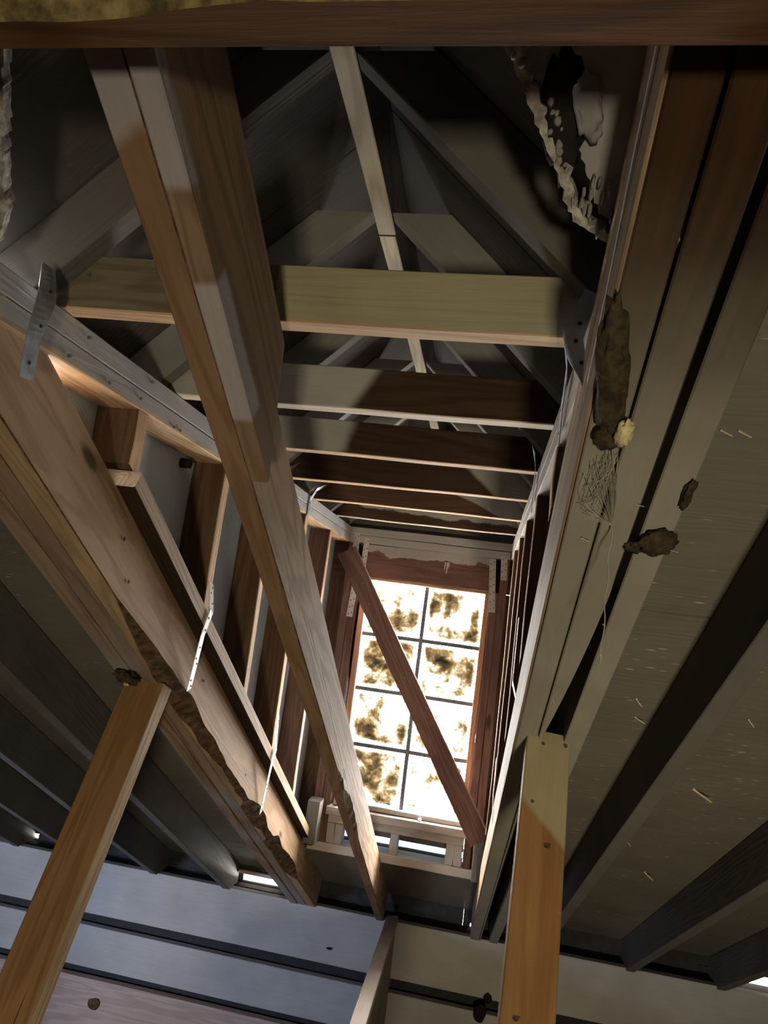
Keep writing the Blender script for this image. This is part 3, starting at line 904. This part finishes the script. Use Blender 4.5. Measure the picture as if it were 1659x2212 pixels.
# dormer rafters and ties
for k in range(7):
    y0 = 0.876 + 0.4075 * k
    for side in (-1, 1):
        q0, q1 = 0.0205, 0.47
        c = 0.0445 * math.sqrt(0.5)
        a = Vector((CX + side * q0, y0 + 0.019, 0.83 - q0))
        b_ = Vector((CX + side * q1, y0 + 0.019, 0.83 - q1))
        up = Vector((side, 0, 1)).normalized()
        a += up * 0.0445; b_ += up * 0.0445
        o = beam('dormer_rafter', a, b_, up, 0.038, 0.087, M['rafter'] if k == 0 else M['drafter'] if k < 3 else M['grey'], cut0=0.087)  # darker copies on the nearer pairs stand for the shade there
        sd = 'left' if side < 0 else 'right'
        tag(o, '%s %s dormer rafter from the camera, grey sprayed, meeting the ridge' % (ORD[k], sd) if k else
            'nearest %s dormer rafter, grey sprayed, high under the roof deck' % sd, 'rafter', 'dormer roof rafters')
TL = ['nearest collar tie, olive grey face with a streaked orange lower edge',
      'second collar tie, brown face sprayed grey at its left',
      'third collar tie, dark brown with a grey left end',
      'fourth collar tie, dark brown with a grey right corner',
      'fifth collar tie, reddish brown with a grey upper right corner',
      'sixth collar tie, reddish brown with cloudy grey overspray, above the window wall']
for k in range(6):
    y0 = 0.914 + 0.4075 * k + 0.001
    o = boxx('collar_tie', (WL - 0.055, y0, 0.4005), (WR + 0.055, y0 + 0.038, 0.4885), TIEM[k], None, 0, seg=24, edge=(0, 1, 7), edge_mat=M['lit_edge_pale'] if k in (1, 5) else M['edge'])
    tag(o, TL[k], 'collar tie', 'ties across the dormer')
nails(bpy.data.objects['collar_tie'], [(-0.655, 0.9145, 0.455)], (0, -1, 0))

# diagonal brace across the window wall
pa, pb = Vector((-0.655, 3.10, 0.262)), Vector((0.075, 3.10, -0.885))
o = beam('diagonal_brace', pa, pb, (0, -1, 0), 0.089, 0.036, M['red'])
tag(o, 'reddish diagonal brace crossing in front of the bright window', 'brace')
nails(o, [pa.lerp(pb, t) + Vector((dx, -0.019, 0)) for t, dx in ((0.12, 0.01), (0.2, -0.01), (0.46, 0.0), (0.47, 0.015))], (0, -1, 0))

# posts
pt, pbm = Vector((0.158, 1.575, -0.215)), Vector((0.133, 1.262, -0.625))
dirp = (pbm - pt).normalized()
top = pt - dirp * 0.0
bot = pt + dirp * ((-2.45 - pt.z) / dirp.z)
up = Vector((0, -1, 0)) - dirp * Vector((0, -1, 0)).dot(dirp)
o = beam('support_post', top, bot, up, 0.089, 0.038, M['post_r'], seg=30)
tag(o, 'orange pine post under the right trimmer, olive sprayed top with two nails', 'post', 'posts under the trimmers')
upn = up.normalized()
nails(o, [top + dirp * t + XV * dx + upn * 0.019 for t, dx in ((0.028, -0.010), (0.026, 0.036), (0.155, -0.022))], upn, 0.004, 0.002)
for i in range(2):
    lump('knot', top + dirp * (0.235 + 0.28 * i) + XV * (0.01 - 0.03 * i) + upn * 0.0185, XV * 0.011, upn * 0.0012, dirp * 0.008, M['bark'], o, 2, 0.25, 2, i)

pt, pbm = Vector((-0.772, 1.60, -0.235)), Vector((-0.815, 1.44, -0.886))
dirp = (pbm - pt).normalized()
# the post leans as it comes down
pbm2 = Vector((-0.815, 1.33, -0.90))
dirp = (pbm2 - pt).normalized()
bot = pt + dirp * ((-2.45 - pt.z) / dirp.z)
up = Vector((-0.03, -1, 0)); up = up - dirp * up.dot(dirp)
o = beam('support_post', pt, bot, up, 0.096, 0.052, M['orange'], seg=30, edge=(1, 2, 3), edge_mat=M['lit_post_edge'])
tag(o, 'tan brown post under the left trimmer with a long drying crack', 'post', 'posts under the trimmers')
upn = up.normalized(); sd = upn.cross(dirp).normalized()
bm = bmesh.new()
tube(bm, [pt + dirp * t + sd * (0.012 + 0.010 * math.sin(t * 2.0)) * 1.0 + upn * 0.0258 for t in [0.03 + 0.03 * i for i in range(34)]], 0.0012, 0.0012, 5)
mesh_obj('drying_crack', bm, M['hole'], o, pt)

# partition below, running towards the camera
pn = empty('low_partition', (-0.30, 2.3, -2.45))
tag(pn, 'low grey partition with a pale top plate running to the eaves wall', 'partition')
boxx('top_plate', (-0.330, 0.6, -1.520), (-0.272, 3.722, -1.482), M['pale'], pn, 1)
boxx('panel', (-0.326, 0.6, -2.452), (-0.276, 3.722, -1.5205), M['wallboard'], pn, 1)

# timber close overhead, its near lower arris waney towards the left
M['bark_y'] = plain('yellowish wane', (0.34, 0.26, 0.11), 0.95, 0, 0.85, 38, bump=1.0)
def owane(x):
    xx = x - 1.25
    k = max(0.0, min(1.0, (-0.16 - xx) / 0.16))
    k *= 0.80 + 0.35 * mnoise.noise(Vector((xx * 22, 0.7, 0))) + 0.2 * mnoise.noise(Vector((xx * 60, 2.7, 0)))
    return 0.0165 * k, 0.040 * k
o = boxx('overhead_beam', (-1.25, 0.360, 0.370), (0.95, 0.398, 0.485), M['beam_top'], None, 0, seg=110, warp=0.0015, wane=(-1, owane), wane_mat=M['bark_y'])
tag(o, 'dark orange beam close overhead across the top of the view', 'beam')
# grey strip standing along the right trimmer
o = beam('flashing_strip', P(0.088, -0.6, 0.692), P(0.088, 0.53, 0.662), NV, 0.003, 0.014, M['flash'])
tag(o, 'thin pale grey flashing edge along the right trimmer near the torn plywood', 'flashing')

# ------------------------------------------------------------------ straps
YX = Vector((0, 1, 0))
XW = Vector((1, 0, 0.25))
o = ribbon('metal_strap', [(0.094, 0.868, 0.445), (0.079, 0.866, 0.410), (0.072, 0.864, 0.384), (0.078, 0.862, 0.358), (0.091, 0.860, 0.334), (0.095, 0.858, 0.310)],
           [XW, XW, XW, Vector((1, 0, 0.6)), Vector((1, 0.3, 0.5)), Vector((0.5, 1, 0.4))], 0.024, 0.0016, M['galv_blue'])
holes(o, [(0.080, 0.8645, 0.400), (0.077, 0.8625, 0.375), (0.086, 0.860, 0.345)], (0, -1, 0), 0.0028)
tag(o, 'twisted blue grey strap hanging at the right end of the nearest tie', 'metal strap', 'twisted rafter straps')
o = ribbon('metal_strap', [(-0.672, 0.845, 0.430), (-0.668, 0.850, 0.384), (-0.672, 0.845, 0.326), (-0.676, 0.852, 0.262)],
           [YX, YX + Vector((0.3, 0, 0)), YX, YX], 0.030, 0.0016, M['galv'])
holes(o, [(-0.667, 0.853, 0.395), (-0.667, 0.848, 0.34), (-0.674, 0.85, 0.285)], (1, 0, 0), 0.003)
tag(o, 'twisted dull grey strap at the left end of the nearest tie', 'metal strap', 'twisted rafter straps')
for (y, lab) in ((2.10, 'thin grey strap bent over the left plate at the fourth tie'), (2.46, 'thin grey strap bent over the left plate at the fifth tie')):
    o = ribbon('metal_strap', [(-0.640, y + 0.07, 0.462), (-0.672, y + 0.02, 0.425), (-0.686, y, 0.380), (-0.687, y, 0.318)], [YX, YX, YX, YX], 0.022, 0.0014, M['galv'])
    holes(o, [(-0.6855, y, 0.37), (-0.6855, y + 0.004, 0.345), (-0.6855, y - 0.004, 0.33)], (1, 0, 0), 0.0025)
    tag(o, lab, 'metal strap', 'twisted rafter straps')
for (y, lab) in ((1.10, 'bluish strap on the right plate by the second tie'), (1.75, 'bluish strap on the right plate by the third tie')):
    o = ribbon('metal_strap', [(0.070, y - 0.14, 0.425), (0.082, y - 0.08, 0.392), (0.084, y - 0.02, 0.350), (0.086, y, 0.300)], [YX, YX + Vector((0, 0, 1)), YX, YX], 0.026, 0.0014, M['galv_blue'])
    holes(o, [(0.081, y - 0.06, 0.38), (0.0825, y - 0.02, 0.352), (0.0845, y, 0.32)], (-1, 0, 0), 0.0025)
    tag(o, lab, 'metal strap', 'twisted rafter straps')
def bent_white(path, wds, hs, nrm, lab):
    o = ribbon('metal_strap', path, wds, 0.021, 0.0014, M['white_strap'])
    holes(o, hs, nrm, 0.0028)
    tag(o, lab, 'metal strap', 'white perforated straps')
def zz(a, b, t): return tuple(a[i] + (b[i] - a[i]) * t for i in range(3))
def sole_strap(A, B, C, t, lab):
    K = list(zz(A, B, t)); K[0] = -0.6600
    K0 = list(zz(A, B, t - 0.05)); K0[0] = -0.6630
    K0, K = tuple(K0), tuple(K)
    hs = [tuple(Vector(zz(A, K0, u)) + Vector((0.0012, dy, 0))) for u, dy in ((.2, .005), (.4, -.005), (.82, .004))]
    hs += [tuple(Vector(zz(K, B, u)) + Vector((0.0012, dy, 0))) for u, dy in ((.3, -.004), (.8, .003))]
    hs += [tuple(Vector(zz(B, C, u)) + Vector((0.0012, dy, 0))) for u, dy in ((.22, .0), (.42, -.005), (.52, .005), (.82, -.004), (.93, .004))]
    bent_white([A, K0, K, B, C], [YX] * 5, hs, (1, 0, 0), lab)
sole_strap((-0.6865, 1.664, 0.020), (-0.6600, 1.598, -0.106), (-0.6960, 1.655, -0.245), 0.54, 'white perforated strap bent over the left sole plate, nearer of two')
sole_strap((-0.6865, 2.455, -0.400), (-0.6600, 2.37, -0.545), (-0.6960, 2.45, -0.735), 0.73, 'white perforated strap bent over the left sole plate, farther of two')
A, B, C = (0.0865, 1.86, 0.035), (0.086, 1.84, -0.13), (0.0905, 1.70, -0.155)
bent_white([A, B, C], [YX, YX, YX], [tuple(Vector(zz(A, B, t)) + Vector((-0.0012, 0.004, 0))) for t in (.1, .3, .5, .7, .9)], (-1, 0, 0),
           'white perforated strap on the right wall studs, upper one')
A, B, C = (0.0865, 2.46, -0.43), (0.086, 2.40, -0.53), (0.0885, 2.33, -0.60)
bent_white([A, B, C], [YX, YX, YX], [tuple(Vector(zz(A, B, t)) + Vector((-0.0012, 0.004, 0))) for t in (.15, .45, .75)], (-1, 0, 0),
           'white perforated strap on the right wall studs, lower one')

# ------------------------------------------------------------------ nests, webs, splinters
def slopebox(x, s, h, rx, rs, rh): return P(x, s, h), XV * rx, NV * rh, DV * rs
c = P(0.103, 0.47, 0.600)
nest = lump('mud_nest', c, XV * 0.016, NV * 0.014, DV * 0.092 + XV * 0.014, M['nest'], None, 4, 0.26, 2.4, 4)
tag(nest, 'long dark mud nest clinging under the right trimmer beside the strap', 'nest')
lump('mud_lobe', P(0.117, 0.553, 0.598), XV * 0.018, NV * 0.012, DV * 0.018, M['nest'], nest, 3, 0.3, 2.6, 8)
fo = lump('foam_lump', P(0.128, 0.536, 0.586), XV * 0.010, NV * 0.009, DV * 0.018, M['foam'], None, 3, 0.5, 2.5, 2)
tag(fo, 'pale yellow foam lump at the lower end of the long mud nest', 'foam')
n2 = lump('mud_nest', P(0.212, 0.738, 0.602), XV * 0.023, NV * 0.010, DV * 0.024, M['nest'], None, 4, 0.32, 2.2, 6)
tag(n2, 'round dark mud nest on the olive rafter beside the black gap', 'nest')
lump('mud_lobe', P(0.190, 0.756, 0.606), XV * 0.014, NV * 0.006, DV * 0.010, M['nest'], n2, 3, 0.6, 2.4, 3)
n3 = lump('mud_nest', P(0.225, 0.645, 0.606), XV * 0.006, NV * 0.006, DV * 0.026, M['nest'], None, 3, 0.6, 2.0, 5)
tag(n3, 'small narrow mud nest above the round one', 'nest')
n4 = lump('mud_nest', P(-0.80, 1.432, 0.600), XV * 0.028, NV * 0.013, DV * 0.026, M['nest'], None, 4, 0.5, 2.2, 11)
tag(n4, 'dark mud nest on the left trimmer just above the left post', 'nest')
lump('pale_tip', P(-0.797, 1.435, 0.584), XV * 0.008, NV * 0.004, DV * 0.005, M['foam'], n4, 2, 0.3, 2, 1)
ro = lump('dusty_roll', (-0.735, 0.845, 0.375), (0.020, 0.012, -0.034), (0.012, 0.0, 0.006), (0, 0.018, 0.004), M['galv'], None, 3, 0.12, 1.5, 3)
tag(ro, 'rounded dusty grey roll tucked beside the left strap', 'roll')

wb = empty('cobweb', P(0.115, 0.64, 0.6))
tag(wb, 'dusty cobweb with a long hanging thread on the right trimmer', 'cobweb')
bm = bmesh.new()
rc = random.Random(21)
anch = [P(0.120, 0.588, 0.606), P(0.128, 0.592, 0.606), P(0.104, 0.63, 0.606), P(0.103, 0.675, 0.606), P(0.112, 0.69, 0.606), P(0.110, 0.60, 0.606)]
knot = P(0.149, 0.712, 0.602)
for i in range(60):
    a = anch[rc.randrange(len(anch))] + XV * rc.uniform(-.006, .006) + DV * rc.uniform(-.01, .01)
    b_ = knot if rc.random() < 0.55 else P(rc.uniform(0.104, 0.128), rc.uniform(0.60, 0.69), 0.600)
    m_ = a.lerp(b_, 0.5) - NV * rc.uniform(0.0, 0.008) + XV * rc.uniform(-.005, .005)
    tube(bm, [a, a.lerp(m_, .6), m_, m_.lerp(b_, .6), b_], 0.00035, 0.00035, 3)
mesh_obj('web_mat', bm, M['web'], wb, anch[0])['kind'] = 'stuff'
bm = bmesh.new()
th_pts = [knot + Vector((0.0015 * math.sin(i * 1.3), 0.0015 * math.cos(i * 1.7), -0.0118 * i)) for i in range(15)]
tube(bm, th_pts, 0.0009, 0.0007, 5)
tube(bm, [th_pts[-1], th_pts[-1] + Vector((0.001, 0, -0.006)), th_pts[-1] + Vector((0, 0, -0.012))], 0.0018, 0.0008, 6)
tube(bm, [th_pts[11], th_pts[11] + Vector((-0.003, 0, 0.002))], 0.0013, 0.0006, 5)
mesh_obj('thread', bm, M['web'], wb, knot)

def splinter(x, s, h, L, ang, r, lab, group=True):
    a = P(x, s, h)
    d = XV * math.cos(ang) + DV * math.sin(ang)
    bm = bmesh.new()
    tube(bm, [a - d * L / 2, a - d * L * 0.1 - NV * r * 1.5, a + d * L / 2 - NV * r * 3.5], r * 0.5, r * 0.25, 5)
    for v in bm.verts: pass
    o = mesh_obj('wood_splinter', bm, M['splinter'], None, a)
    tag(o, lab, 'splinter', 'splinters on the right roof deck')
splinter(0.622, 1.951, 0.7485, 0.055, 0.35, 0.0065, 'largest pale splinter, hanging from the deck right of the right post')
splinter(0.540, 2.479, 0.7485, 0.025, 0.8, 0.004, 'small pale splinter beside the lower part of the right rafter')
splinter(0.678, 2.805, 0.7485, 0.030, 0.1, 0.007, 'pale flake low on the right deck')
splinter(0.376, 1.563, 0.7485, 0.022, 0.0, 0.004, 'pale splinter lying level near the first right rafter')
splinter(0.355, 1.474, 0.7485, 0.018, 0.6, 0.004, 'tilted grey splinter just above the level one')
splinter(0.596, 1.496, 0.7485, 0.014, 0.5, 0.004, 'short yellow splinter near the right edge of the view')
splinter(0.292, 0.664, 0.7485, 0.014, 0.0, 0.003, 'pale splinter high on the deck, left of a pair')
splinter(0.315, 0.663, 0.7485, 0.016, 0.1, 0.003, 'pale splinter high on the deck, right of a pair')
splinter(0.288, 0.930, 0.7485, 0.022, 0.0, 0.0015, 'thin splinter right of the round mud nest')
splinter(0.123, 0.753, 0.6085, 0.012, 0.1, 0.0016, 'yellow splinter on the right trimmer below the cobweb')
splinter(0.175, 0.671, 0.6085, 0.010, -0.5, 0.0022, 'yellow crumb on the right trimmer beside the black gap')
splinter(0.146, 1.260, 0.6085, 0.022, 1.3, 0.0012, 'thin splinter standing on the right trimmer above the right post')
